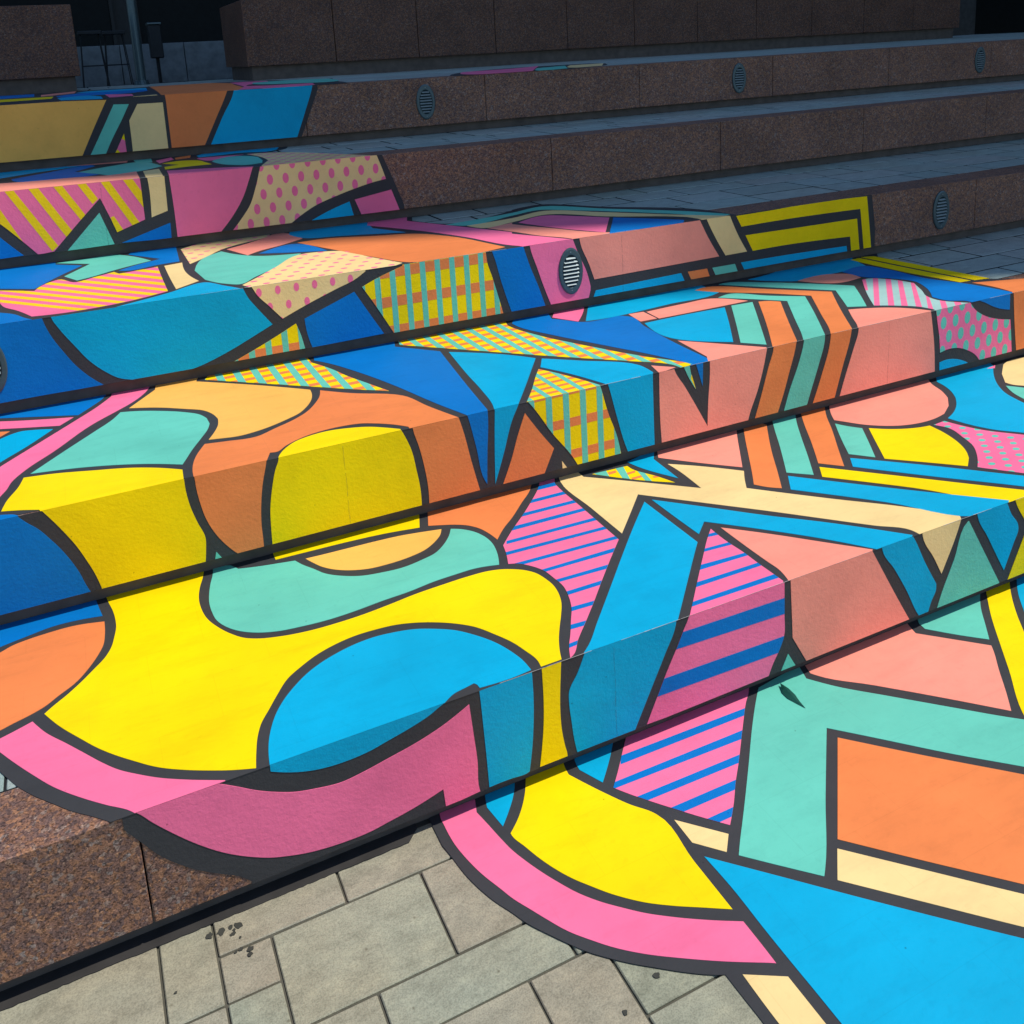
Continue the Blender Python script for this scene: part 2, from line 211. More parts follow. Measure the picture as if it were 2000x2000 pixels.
# ------------------------------------------------------------------ mural data: outlines on each face in millimetres
# face, colour, pattern | points (x, depth) on treads and ground, (x, height) on risers; * marks a sharp corner
MURAL = '''
G k -|667,2249 664,2202 679,2104 694,2015 727,1915 753,1863 771,1823 813,1757 842,1715 866,1683 910,1637 948,1602 993,1566 1047,1524 1104,1486 *1129,1473 1130,1430 1133,1341 *1133,1254 *1378,1008 *1731,909 *3617,1766 *3702,2278 3233,2277 1914,2257 *695,2324
G p -|*713,2279 702,2241 701,2209 703,2134 715,2066 730,2010 757,1939 771,1902 801,1844 820,1808 856,1746 894,1699 928,1661 989,1607 1067,1552 1146,1501 1213,1462 1236,1449 *1252,1439 1253,1470 *1254,1564 1185,1605 1103,1660 1050,1701 1013,1736 964,1787 930,1832 900,1885 871,1945 853,1989 836,2038 825,2088 813,2153 *802,2208 814,2247 *825,2288
G b -|*862,2289 *958,2280 942,2245 919,2208 887,2168 *848,2125 *836,2210 847,2248
G y -|*1001,2288 984,2254 959,2208 930,2166 897,2128 *857,2092 857,2083 873,2031 889,1982 907,1938 937,1881 971,1833 1005,1789 1029,1763 1067,1727 1121,1687 1192,1642 *1252,1604 1253,1769 1254,1952 1248,1964 1209,2016 1165,2092 *1107,2207 1111,2239 *1120,2273
G b -|*1168,2284 *1311,2278 1290,2253 1255,2210 1217,2168 *1181,2130 *1145,2208 1151,2248
G p -|*1370,2294 *1841,2267 1813,2236 1776,2203 1726,2151 1654,2074 1586,2001 1531,1945 1465,1872 *1413,1821 1372,1868 1304,1952 1262,2006 1240,2035 *1198,2097 1244,2146 1301,2211 1344,2260
+ d -|*1285,2197 *1778,2182 *1756,2155 *1266,2166
+ d -|*1206,2114 *1715,2104 *1690,2073 *1193,2092
+ d -|*1221,2034 *1649,2023 *1627,1996 *1205,2008
+ d -|*1281,1952 *1562,1947 *1539,1917 *1262,1923
+ d -|*1350,1869 *1475,1868 *1455,1842 *1331,1843
G c -|*1287,1911 *1390,1798 *1348,1752 *1285,1822
G m -|*1860,2241 *2057,2267 *2032,2199 2086,2124 2201,2002 2340,1857 2447,1747 2484,1712 *2607,1592 *2419,1464 2307,1579 2171,1714 2017,1881 *1921,1984 1823,1882 1711,1765 1540,1584 *1523,1569 1423,1672 *1370,1728 1402,1763 1455,1818 1601,1973 1722,2104 1819,2202
G o -|*1920,1935 2096,1746 2280,1558 *2389,1443 *2044,1209 1950,1310 1792,1476 *1639,1642
G c -|*1616,1619 1769,1456 1924,1291 *2020,1192 *1936,1135 1843,1230 1693,1388 *1545,1544
G b -|*1286,1769 1401,1646 1580,1454 1816,1209 *1928,1097 *1634,901 *1282,1087 1284,1261 1285,1355 1285,1422 1286,1509 1290,1660
G c -|*1164,1454 *1254,1400 1253,1278 *1251,1132 *1168,1175 1162,1326 1162,1362
G s -|*2077,2255 *2063,2214 2071,2199 2203,2062 2344,1913 *2484,1758 2545,1823 2628,1917 2699,1994 *2718,2018 *2548,2199 2558,2229 *2573,2268
G m -|*2636,2276 *2968,2267 2881,2193 2804,2111 *2742,2045 2660,2129 *2598,2202 *2605,2235
G y -|*2998,2265 2917,2187 2879,2149 2741,1996 2652,1895 2509,1737 *2432,1607 *2562,1634 2799,1920 2883,2013 2960,2102 3056,2199 *3138,2270
G b -|*3175,2266 *3672,2258 *2496,1475 2804,1888 2995,2097 3083,2189
R1 k -|*-139,405 -103,349 -78,310 -42,254 0,206 43,167 88,135 135,104 *165,73 *170,20 *4978,-311 *4769,631
R1 p -|*-79,397 -73,391 -45,353 -4,303 52,242 111,189 184,141 217,124 267,106 319,92 372,84 427,80 484,80 542,88 621,101 *707,123 *711,61 *818,68 816,78 816,172 810,263 *803,363 717,325 637,302 559,287 482,273 427,267 355,277 304,289 254,310 206,336 165,364 *122,392 *119,398
R1 b -|*249,407 247,388 *247,376 293,354 344,337 396,328 450,326 506,330 563,342 622,355 682,373 722,392 *743,401
R1 b -|*835,418 837,383 842,250 845,160 *847,69 921,68 947,65 969,65 *978,68 991,145 1000,232 1004,320 1003,404 *1003,417
R1 y -|*1034,415 1035,399 1036,353 1036,286 1031,197 1023,132 *1013,69 *1106,68 1106,73 1099,111 1092,159 1089,220 1091,287 1096,353 *1101,413
R1 b -|*1187,415 1172,379 1152,337 1122,287 1120,240 1125,183 1131,121 *1140,68 *1347,65 1385,139 1422,211 1463,291 1504,375 *1510,410
R1 p -|*1560,408 1557,397 1534,351 1506,295 1461,211 1435,158 *1391,67 1663,61 1760,64 *1874,61 1893,103 1917,143 1940,196 1940,274 *1938,422
+ d -|*1494,348 *1944,337 *1945,277 *1493,295
+ d -|*1412,208 *1946,194 *1947,138 *1410,152
R1 s -|*1964,407 1968,337 1971,286 *1977,174 *2042,59 *2525,59 2443,196 2380,305 *2323,404
R1 m -|*1958,120 *1992,62 *1926,59
R1 b -|*2372,410 2377,383 2438,292 2501,189 2567,68 *2575,57 *2615,58 2632,104 2652,141 *2652,168 2589,273 2523,395 *2516,405
R1 c -|*2568,401 2572,381 2635,276 *2677,201 2704,255 2734,316 2763,391 *2766,401
R1 m -|*2807,377 *2995,67 *2992,60 *2662,60 2674,96 2739,239 2799,373
R1 b -|*2849,397 2854,379 2911,287 2979,174 *3017,112 3063,216 3084,266 3082,281 3036,346 *3010,397
R1 y -|*3053,402 3061,383 3117,296 3222,136 *3364,-77 *3437,-10 *3392,375
R1 y -|*3040,59 *3125,238 *3239,56 3140,54
T1 k -|*-576,2927 -458,2678 -387,2534 -368,2497 -345,2454 -307,2398 -262,2343 -217,2290 -173,2248 *-128,2200 855,2031 *4419,2010 *8239,3916 1694,3808 *-785,3878
T1 d -|*-505,3378 *-137,3364 -123,3244 *-113,3175 -184,3190 -263,3194 -341,3176 -379,3166 -416,3155 *-488,3117
T1 o -|*-109,3136 -111,3058 -118,2998 -136,2947 -156,2905 -205,2831 -248,2794 -283,2762 -330,2738 -363,2726 -396,2712 *-459,2696 *-486,3098 -414,3121 -378,3143 -340,3153 -283,3160 -204,3161
T1 y -|*-98,3380 -97,3303 -91,3253 -81,3194 -76,3138 -76,3079 -84,3026 -96,2970 -114,2927 -153,2872 -191,2823 -227,2783 -262,2750 *-284,2726 -245,2647 -196,2567 -149,2495 -118,2455 -72,2403 -12,2342 49,2298 110,2262 156,2238 *213,2214 224,2271 240,2335 257,2378 289,2428 322,2479 364,2536 417,2576 464,2604 532,2629 599,2641 664,2640 727,2632 787,2611 843,2581 896,2543 944,2495 983,2428 1013,2365 1030,2306 1041,2249 *1037,2216 *1105,2216 1115,2243 1142,2302 1176,2361 1208,2412 1247,2484 1261,2529 1268,2580 1263,2630 1251,2676 1227,2711 1190,2741 1157,2759 1112,2772 1039,2776 939,2772 841,2765 743,2750 650,2739 561,2736 476,2740 395,2755 318,2784 288,2805 254,2848 222,2907 198,2971 187,3047 188,3118 202,3195 218,3249 *238,3365
T1 p -|*-487,2649 -394,2674 *-314,2707 -279,2636 -229,2562 -182,2491 -145,2435 -106,2384 -60,2340 -16,2303 45,2262 *135,2210 *132,2191 *-74,2198 -88,2219 -142,2271 -201,2332 -262,2405 -308,2475 -357,2555 -391,2615 *-500,2808
T1 b -|*246,2202 253,2255 264,2304 281,2353 306,2405 338,2451 378,2494 427,2535 474,2562 519,2580 587,2598 652,2603 714,2595 775,2578 830,2548 882,2510 927,2456 966,2392 992,2321 1003,2271 *1005,2217 941,2212 *842,2218 *841,2235 *835,2245 806,2239 771,2232 719,2201
T1 m -|*261,3310 253,3253 237,3193 223,3125 217,3083 216,3012 224,2948 242,2904 276,2856 324,2817 382,2791 463,2776 548,2769 637,2773 731,2784 827,2791 928,2807 1004,2811 1079,2812 *1164,2791 1179,2829 1195,2883 1204,2943 1198,3003 1177,3056 1145,3095 *1111,3119 1084,3071 1047,3025 994,2981 936,2962 857,2948 785,2955 718,2970 656,3006 611,3048 578,3107 551,3154 *534,3195 490,3205 400,3226 *341,3245 *320,3285
T1 a -|*571,3189 631,3185 730,3181 830,3177 931,3168 1006,3153 *1079,3135 1059,3097 1025,3061 974,3025 901,3004 824,2998 752,3004 687,3030 647,3059 610,3103 588,3148
T1 y -|*490,3381 *1079,3396 1044,3287 *1011,3191 894,3214 743,3229 594,3235 *473,3239 474,3290
T1 o -|*1115,3387 *1045,3186 1091,3165 1136,3142 1178,3109 1205,3069 1223,3011 *1231,2954 1287,3019 1350,3078 1433,3167 1514,3253 *1570,3348
T1 p -|*1587,3308 1555,3256 1479,3165 1403,3083 1305,2985 *1232,2904 1215,2839 *1194,2779 1226,2762 1250,2736 1282,2677 1291,2614 1295,2564 1280,2491 1258,2433 1222,2371 1187,2311 1152,2255 *1131,2209 1144,2216 1195,2276 1263,2347 1340,2429 1426,2524 1515,2620 *1615,2725 1618,2879 1621,3039 1622,3173 *1627,3247 *1657,3309
+ d -|*1540,3263 *1649,3258 *1633,3229 *1525,3233
+ d -|*1470,3171 *1643,3167 *1629,3141 *1458,3146
+ d -|*1389,3088 *1638,3079 *1624,3055 *1377,3064
+ d -|*1318,3012 *1642,3001 *1628,2978 *1305,2985
+ d -|*1256,2926 *1644,2912 *1630,2890 *1246,2905
+ d -|*1213,2856 *1643,2832 *1631,2812 *1203,2835
+ d -|*1204,2770 *1639,2750 *1626,2730 *1195,2750
+ d -|*1266,2685 *1585,2681 *1571,2657 *1257,2667
+ d -|*1291,2604 *1511,2596 *1498,2574 *1281,2586
+ d -|*1277,2523 *1435,2521 *1422,2500 *1266,2502
+ d -|*1246,2437 *1355,2429 *1344,2410 *1234,2415
+ d -|*1196,2354 *1278,2347 *1265,2326 *1184,2332
+ d -|*1150,2270 *1202,2272 *1192,2255 *1140,2251
T1 b -|*1855,2923 *1848,2564 1787,2500 1726,2435 1613,2314 *1510,2204 *1176,2209 1210,2237 1285,2318 1436,2481 1565,2621 1683,2747
T1 c -|*1702,3356 1667,3287 1654,3245 1650,2984 *1648,2756 1770,2885 *1867,2989 2065,2776 2213,2617 2342,2472 2465,2334 2551,2242 *2553,2197 *2757,2198 *2786,2233 2657,2390 2491,2561 2322,2746 *2266,2809 2310,2876 *2356,2938 2222,3078 *2127,3161 2129,3090 2120,2965 *2113,2902 2025,2988 1907,3103 *1760,3242 *1762,3303 *1783,3352
T1 y -|*1803,3245 *1971,3235 1971,3204 2024,3082 *2053,2999 1957,3079 1840,3203
+ m -|*1808,3260 *1876,3263 *1849,3175 *1829,3195
+ m -|*1923,3265 *1959,3258 *1913,3121 *1889,3136
+ m -|*1983,3181 *2000,3156 *1978,3052 *1958,3071
+ o -|*1916,3178 *1975,3179 *1965,3163 *1910,3159
+ o -|*1866,3224 *1904,3223 *1899,3204 *1862,3201
+ o -|*2005,3093 *2035,3089 *2025,3074 *2003,3080
+ o -|*1924,3129 *1975,3127 *1965,3111 *1919,3110
T1 b -|*1992,3268 *2167,3321 *2104,3233 *2087,3025 1996,3243
T1 s -|*2190,3340 *2644,3356 2553,3231 2456,3090 *2373,2969 2242,3105 *2129,3234
T1 o -|*2721,3403 2599,3238 2470,3049 2360,2888 *2311,2819 2343,2772 *2383,2736 2470,2864 2571,3017 *2752,3268
T1 m -|*2854,3357 *3013,3375 2892,3225 2791,3081 2680,2917 *2571,2761 *2493,2835 2653,3065 2760,3226
T1 o -|*3011,3336 *3179,3351 3056,3206 2966,3076 2836,2900 *2732,2757 *2663,2834 2780,3001 2923,3215
T1 m -|*3022,3114 3047,3061 *3084,3009 2995,2882 *2903,2754 *2834,2836 2926,2977
T1 y -|*3109,2994 3169,2943 3246,2900 3306,2880 *3355,2872 3343,2782 3316,2696 3270,2610 *3217,2549 *3149,2498 3042,2608 *2925,2724 3029,2877
T1 b -|*2810,2804 3037,2571 3258,2325 *3409,2170 *3312,2104 3178,2265 2960,2503 *2759,2736
T1 y -|*2642,2805 2887,2536 3152,2245 *3236,2157 3036,2197 2817,2473 *2588,2730
T1 b -|*2477,2808 2766,2491 *3033,2217 *2980,2188 2820,2201 2640,2438 *2405,2709
T1 b -|*1889,2922 2045,2750 2189,2588 2323,2452 *2528,2215 *2504,2199 *2356,2197 2238,2361 2117,2503 *1958,2674 *1886,2608 1886,2742
T1 s -|*1983,2606 2100,2483 2251,2309 *2335,2213 *2313,2197 *1953,2201 1974,2278 1974,2333 1977,2465
T1 p -|*1946,2617 1940,2531 1943,2422 1940,2328 1940,2291 *1939,2214 *1919,2198 *1554,2203 1600,2252 1696,2356 1802,2470 1906,2579
+ d -|*1909,2591 *1965,2586 *1949,2566 *1896,2574
+ d -|*1823,2515 *1978,2503 *1963,2485 *1811,2498
+ d -|*1753,2434 *1968,2418 *1954,2400 *1734,2408
+ d -|*1682,2351 *1978,2345 *1961,2325 *1665,2328
+ d -|*1604,2265 *1992,2261 *1970,2236 *1589,2244
T1 p dotsT1|*3376,2868 *3451,2875 3461,2832 3501,2725 3607,2587 *3758,2407 *3414,2173 3279,2340 *3173,2471 3266,2549 3338,2632 3367,2697 3400,2816
T1 b -|*3946,3361 *4334,3384 *4253,3254 4107,3131 4027,3045 3966,2953 3940,2875 3929,2830 *3902,2505 *3759,2408 3626,2602 3549,2695 3515,2771 *3490,2889 3569,2924 3646,2974 *3726,3046 3780,3119 3813,3187 *3829,3246
T1 s -|*3180,3320 *3863,3342 3780,3232 3744,3143 *3696,3066 *3617,2993 *3522,2936 3432,2917 3325,2920 3249,2941 3174,2986 3113,3047 3081,3096 *3048,3146 3092,3214
T1 c -|*4312,3240 4390,3265 4544,3240 *4574,2962 *4234,2798 4127,2979 4097,3017 *4093,3058 *4186,3150
T1 m -|*4056,3026 4103,2961 *4202,2776 *3917,2642 3973,2863 3997,2933
T1 p -|*4192,3245 *4270,3256 *4230,3226
R2 k -|*-641,782 *6798,832 *6913,313 *-700,428
R2 d -|*-432,802 -358,796 *-315,786 -289,753 -259,721 -230,677 -208,640 -183,589 -162,534 -149,486 *-137,451 -411,452 *-487,452
R2 y -|*-248,794 -213,737 -188,692 -157,630 -136,575 -116,515 *-102,450 *234,452 241,499 245,547 226,611 211,670 202,742 *202,792
R2 m -|*274,484 *293,452 *266,451
R2 o -|*235,793 236,768 237,738 243,682 257,612 285,543 316,493 *350,451 410,452 *438,452 439,499 439,536 446,617 461,701 481,775 *486,802
R2 y -|*525,797 525,777 510,740 490,668 476,593 471,516 *469,452 *1044,452 1044,524 1034,609 1020,695 994,766 *980,796
R2 o -|*1032,784 1034,770 1052,698 1067,612 1076,516 *1075,451 *1291,453 1260,598 1235,727 *1218,791
R2 d -|*1256,788 1261,768 1286,643 1316,488 *1323,475 1333,620 1343,730 *1344,791
R2 b -|*1376,795 1364,613 *1358,466 1404,592 1448,721 1481,784 *1488,799
R2 o -|*1505,737 1563,647 *1628,556 *1574,446 1432,450 *1390,453 1439,566 1467,646
R2 c -|*1662,492 *1685,455 *1664,454
R2 y plaidR2|*1508,798 1539,758 1622,625 1721,484 *1739,449 *1949,443 1929,539 1888,659 1860,765 *1851,796
R2 b -|*1889,794 1898,763 1932,625 1967,497 *1986,444 *2117,443 2115,646 2115,766 *2116,808
R2 s -|*2148,801 2147,699 2148,578 *2155,444 *2621,447 2632,483 2677,589 2714,709 *2732,794 *2413,804 2412,706 2404,615 *2398,478 2278,691 2227,774 *2217,806
R2 m -|*2269,796 *2304,795 2313,738 *2337,665 2299,729
R2 y -|*2310,721 *2315,738 *2337,665
R2 d -|*2335,795 *2377,799 *2373,674
R2 o -|*2768,800 2768,778 2739,689 2700,565 *2661,451 *2791,447 2825,533 2863,648 2892,739 *2905,800
R2 m -|*2948,799 2943,762 2917,676 2864,551 *2829,447 *2965,445 3000,542 3038,646 3071,757 *3072,803
R2 o -|*3110,802 3104,738 3055,584 *3000,444 *3137,447 3186,604 3232,748 *3240,806
R2 s -|*3281,805 3281,766 3251,678 3205,554 *3169,448 *3806,448 3792,605 3770,727 *3754,805
R2 p dotsR2|*3790,806 3808,721 3827,634 *3837,551 3888,559 3965,553 4034,528 4095,492 *4127,458 *4374,452 4358,567 *4347,638 4219,667 4137,699 4076,738 *4028,795
R2 b -|*3839,452 *3836,498 3883,504 3950,496 4009,476 *4059,448
R2 d -|*4100,804 *4111,778 4152,761 4193,740 4254,715 *4337,694 *4332,803
R2 o -|*4357,806 4383,606 *4411,448 *4985,432 *4938,812
T2 k -|-968,4438 *-776,3261 525,3243 1368,3230 2713,3227 4432,3238 *6588,3135 5197,3340 4691,3433 4524,3504 4481,3860 *4465,4271 *4710,4542 2387,5226 *-1070,5057
T2 d -|*-568,4481 *15,4401 -23,4272 -56,4220 *-115,4132 -259,4206 *-558,4353
T2 p -|*-557,4336 -407,4239 *-132,4116 *-185,4044 -402,4142 *-547,4212
T2 o -|*-439,4127 *-365,4091 *-398,4047
T2 b -|*-519,3847 -396,4019 -361,4049 -324,4064 -281,4053 *-209,4018 -300,3876 -385,3763 *-462,3645
T2 p -|*-459,3600 -383,3715 -255,3891 -131,4061 -36,4197 *21,4299 *32,4418 *200,4429 159,4271 87,4153 42,4102 -64,3985 -208,3761 -294,3640 -338,3549 -352,3486 -370,3434 *-395,3325
T2 m -|*-280,3587 -163,3753 -67,3884 11,3994 *45,4065 90,4048 189,3989 284,3910 329,3856 *352,3791 *354,3725 340,3671 304,3588 258,3488 226,3407 *211,3371 94,3450 -35,3514 -165,3560
T2 y -|*-301,3563 -208,3542 -80,3494 49,3440 133,3387 *206,3325 *198,3207 *-234,3212 *-248,3255 -305,3286 *-360,3309 -348,3382 -315,3487
T2 d -|*-439,3300 -339,3272 -324,3263 *-296,3213 *-434,3227
T2 a -|*80,4096 142,4191 *199,4279 *214,4390 *396,4374 *374,4288 601,4082 *794,3885 785,3816 766,3755 731,3690 686,3634 636,3601 583,3571 500,3539 433,3529 362,3545 *327,3555 358,3622 380,3685 *391,3759 378,3833 350,3894 289,3951 192,4032
T2 o -|*829,3853 926,3751 1113,3591 1161,3419 *1221,3236 *1205,3203 *1015,3196 *1021,3259 984,3306 922,3361 877,3390 803,3406 724,3403 643,3381 574,3339 527,3299 *507,3304 *471,3208 *233,3215 239,3315 256,3395 *308,3520 380,3503 490,3484 574,3530 651,3575 717,3631 775,3714 809,3782
T2 y -|*518,3218 530,3256 563,3310 612,3356 668,3379 746,3388 819,3372 889,3342 944,3297 *987,3254 *982,3216
T2 y plaidT2|*411,4290 488,4421 682,4522 *918,4509 891,4355 *889,4251 941,4115 984,3958 1033,3815 *1081,3677 986,3758 799,3930 606,4109 490,4216
T2 d -|*907,4274 *931,4400 *1340,4398 *1300,4257 *1459,4061 1417,3772 1379,3499 *1348,3255 *1333,3215 *1251,3220 *1256,3246 1209,3396 1109,3774 1030,4012 934,4232
T2 y plaidT2|*1328,4270 *1358,4411 *1951,4422 *1907,4261 1910,4216 1960,4016 2085,3713 2210,3453 2304,3300 *2326,3253 *2258,3226 2246,3297 2127,3432 1954,3605 1821,3742 1731,3838 1578,4003 1434,4157
T2 b -|*1490,4028 1719,3812 *1791,3712 1713,3594 1585,3400 *1460,3215 *1355,3201 1376,3254 1417,3474 1440,3673 1473,3911
T2 y plaidT2c|*1734,3570 1794,3436 *1858,3242 *1825,3186 *1493,3211 1595,3356 1681,3492
T2 b -|*1812,3691 1936,3573 2127,3367 *2126,3257 *2095,3215 *1873,3209 *1882,3250 1810,3466 *1753,3588
T2 s -|*2167,3334 *2242,3257 *2142,3233
T2 d -|*1940,4281 *2032,4426 *2207,4426 *2148,4235 2193,4173 2234,4106 2267,4082 2371,4072 2473,4070 2492,4048 2467,3848 2439,3578 *2425,3262 *2396,3227 *2297,3231 *2322,3256 2264,3427 2147,3695 2019,3988 1943,4207
T2 p -|*2162,4255 *2323,4508 *2473,4466 2335,4238 *2237,4112
T2 b -|*2272,4096 *2466,4403 *3188,4489 *3154,4153 3077,4123 2810,4116 2619,4095 2506,4084 2376,4081
T2 s -|*2517,4076 *2603,4069 *2593,3925 *2495,3928
T2 s -|*2616,4059 2867,4075 3040,4074 *3171,3923 3098,3921 2840,3919 *2601,3919
T2 b -|*2495,3891 2742,3898 *2993,3891 2831,3645 *2662,3398 2463,3612
T2 m -|*3041,3898 *3173,3888 3029,3675 *2760,3282 *2683,3371 2858,3626
T2 s -|*2465,3561 2609,3398 *2734,3252 *2694,3200 *2390,3220 *2437,3297
T2 o -|*3203,3876 3252,3857 *3295,3809 3130,3573 *2910,3250 *2869,3206 *2735,3206 2925,3469
T2 m -|*3083,4066 3188,4092 3322,3941 *3468,3815 3316,3588 *3075,3246 *3038,3210 *2909,3202 2953,3257 3146,3533 *3331,3799 3265,3874
T2 o -|*3075,4267 3155,4289 3413,4050 3536,3921 *3645,3804 3455,3548 *3248,3253 *3210,3215 *3076,3208 3124,3263 3298,3511 *3502,3806 3354,3979 3128,4191
T2 m -|*3262,4295 3304,4301 3510,4164 3692,3988 *3830,3827 3706,3654 *3580,3488 *3495,3534 3574,3652 *3681,3812 3442,4083
T2 b -|*3464,4286 3632,4311 3957,4450 *4439,4501 *4289,4303 *4222,4128 3951,4106 3656,4099 3536,4195
T2 s -|*3665,4093 3939,4094 3998,4049 *3994,3942 3787,3934
T2 d -|*4009,4102 4222,4128 4254,3995 4257,3709 4327,3505 *4363,3249 *4281,3193 *4031,3188 4046,3271 3979,3336 *3973,3423 4110,3596 4156,3710 4118,3816 4010,3958 4009,4060
T2 y -|*4264,4299 *4346,4305 4370,3905 *4402,3541 *4328,3548 *4280,3871
T2 y -|*4370,4318 *4447,4285 4486,3865 *4518,3516 *4425,3534 4395,3928
T2 g -|*3960,3898 4010,3898 4078,3827 *4122,3679 4035,3547 3957,3434 3948,3359 3995,3277 *4026,3239 *3757,3208 *3796,3254 3780,3326 3696,3419 *3618,3476 3753,3654
+ p -|*3976,3924 *4007,3920 *3816,3711 *3805,3719
+ p -|*4050,3907 *4073,3890 *3623,3441 *3601,3457
+ p -|*4104,3866 *4126,3848 *3680,3399 *3656,3417
+ p -|*4132,3805 *4151,3790 *3706,3334 *3681,3353
+ p -|*4162,3743 *4178,3731 *3743,3277 *3737,3312
+ p -|*4027,3518 *3998,3471 *3734,3196 *3729,3228
+ p -|*3979,3385 *3999,3370 *3807,3172 *3782,3190
+ p -|*4030,3347 *4056,3328 *3899,3164 *3874,3182
T2 s -|*3463,3496 3556,3459 3642,3411 3710,3347 *3768,3250 *3716,3209 *3235,3198 3307,3279 3371,3371
T2 o -|*4367,3504 4654,3404 *5085,3265 *4799,3075 *4245,3156 *4367,3256 4383,3383
R3 k -|*-855,1291 *4414,1173 *4409,1223 4465,808 *4467,747 *-954,722
R3 d -|*-487,1200 *-194,1177 -187,1142 -173,1099 -134,1016 -93,944 -40,879 *0,842 -399,843 *-544,838
R3 b -|*-162,1189 -158,1166 -135,1115 -90,1037 -40,957 15,898 63,861 115,843 382,846 514,888 658,950 *737,986 673,1079 646,1121 *619,1193
R3 y plaidR3|*544,841 651,884 765,934 *843,971 857,927 *873,845 646,844
R3 c dotsR3|*650,1195 670,1161 679,1141 732,1073 *785,1005 914,1057 1044,1104 1144,1139 *1195,1169 *1194,1189
R3 d -|*885,987 *1132,1078 1193,967 *1260,848 *908,843 892,908
R3 y plaidR3|*1172,1095 1240,1123 1309,1146 *1377,1167 *1394,1206 *1820,1186 1826,1117 1847,1045 1877,929 *1900,833 *1313,836 1258,942 1206,1037
R3 d -|*1849,1189 1862,1153 1897,1009 1928,899 *1950,828 *2144,832 2107,949 2060,1076 2035,1160 *2029,1185
R3 p -|*2066,1180 2072,1151 2105,1048 2138,944 *2176,839 *2400,841 2415,908 2412,923 2394,991 2350,1091 *2314,1189
R3 s -|*2358,1183 2364,1146 2412,1025 *2441,939 *3261,949 3187,1066 *3120,1195
R3 c -|*3170,1189 3183,1161 3242,1051 *3306,948 *3459,950 3391,1062 *3330,1192
R3 b -|*2447,877 *2999,890 *3021,843 *2429,836
R3 o -|*3044,891 *3176,890 *3194,841 *3066,844
R3 m -|*3213,889 *3372,889 *3391,843 *3236,841
R3 b -|*3415,891 3615,890 *4220,879 *4226,845 3615,846 *3439,846
R3 y -|*3382,1168 3612,1170 3910,1177 *4376,1169 4391,1069 *4423,837 *4362,841 *4325,1097 3613,1104 *3419,1101
R3 y -|*3448,1047 3613,1045 *4300,1039 *4327,838 *4259,841 *4248,934 3614,950 *3501,948
T3 k -|*-1461,7867 *-860,4197 404,3880 1891,4128 3105,4263 *3216,4026 *3382,4279 3371,4386 3348,4545 2964,5046 2676,5410 *2470,5353 *2459,5331 1954,5185 *1830,5420 *1935,5745 1684,6081
T3 d -|*-618,5921 *-142,5750 *-142,5484 *-16,5358 -130,5144 *-233,4912 -383,5031 *-558,5157
T3 m -|*-142,5523 1,5543 155,5553 199,5496 *314,5241 219,5181 120,5110 24,5025 *-48,4980 *-103,5124 *23,5374
T3 d -|*220,5501 350,5754 *482,5692 *444,5118 341,5103 179,5056 *147,5089 223,5158 *362,5255
T3 p -|*-497,5080 *-232,4866 -183,5001 -130,5059 -49,4938 23,4992 *124,5064 *145,5002 *330,5048 323,4712 *320,4452 164,4370 2,4330 -127,4323 *-233,4343 -298,4510 -342,4594 *-368,4707 *-486,4922
+ w -|*-475,6294 *395,4999 *388,4932 *-470,6196
+ w -|*-465,6087 *380,4856 *374,4792 *-460,5995
+ w -|*-455,5892 *366,4721 *360,4661 *-450,5806
+ w -|*-445,5710 *353,4593 *347,4535 *-441,5629
+ w -|*-437,5538 *340,4471 *335,4417 *-433,5461
+ w -|*-428,5376 *328,4356 *323,4304 *-425,5304
+ w -|*-420,5223 *317,4246 *312,4196 *-417,5154
+ w -|*-413,5078 *306,4141 *301,4094 *-410,5013
+ w -|*-406,4940 *296,4041 *291,3996 *-403,4879
+ w -|*-399,4810 *286,3945 *281,3902 *-396,4751
T3 c -|*362,5049 *452,5073 441,4789 449,4698 *470,4574 *357,4468 357,4719
T3 c dotsT3|*488,5457 679,5625 *1027,5687 *981,5494 897,5451 707,5322 575,5132 *483,5009
T3 s -|*707,5278 892,5422 987,5524 1047,5591 1095,5524 *1130,5305 995,5197 831,5091 *777,5031
T3 m -|*673,5240 738,5083 811,4983 *1027,4890 887,4690 800,4580 720,4490 620,4376 569,4430 *500,4577 *483,4826 *504,4937 575,5132
T3 d -|*835,5037 1042,5180 *1161,4864 1009,4937
T3 b -|*95,4288 317,4410 487,4523 562,4389 *625,4267 *601,4198 225,4245 *101,4220
T3 d -|*-514,4590 -358,4503 -306,4440 -252,4323 -227,4281 *-196,4217 *-486,4221
T3 c dotsT3|*633,4350 713,4453 834,4623 1050,4871 1131,4856 1206,4819 1297,4572 *1391,4320 1164,4196 904,4200 696,4236 666,4265
T3 o -|*1076,5199 1220,5209 1494,5094 1698,5000 1822,4807 1930,4424 *1950,4335 1425,4309 1320,4534 1201,4853
T3 b -|*1092,5475 *1147,5692 *1611,5749 *1554,5340 *1671,5083 1306,5244 1158,5295
T3 p -|*1555,5449 *1660,5768 *1905,5736 *1800,5432 *2149,4674 *2129,4633 *2314,4278 *2271,4205 *2018,4186 2020,4306 1995,4348 1895,4698 1759,5059
T3 m -|*1938,5144 2417,5242 2662,5327 2924,4979 3295,4473 *3365,4323 3309,4305 3128,4566 2716,5108 2616,5218 2377,5156 2023,5043
T3 c -|*2026,5030 2337,5073 2600,5169 2859,4870 3160,4479 *3336,4280 *3260,4195 *3121,4213 3149,4337 2790,4754 2565,5047 2281,4953 2076,4896
T3 s -|*2090,4879 *2272,4934 *2252,4893 2374,4630 2539,4331 *2572,4303 *2316,4210 2319,4287 2221,4493 2157,4692
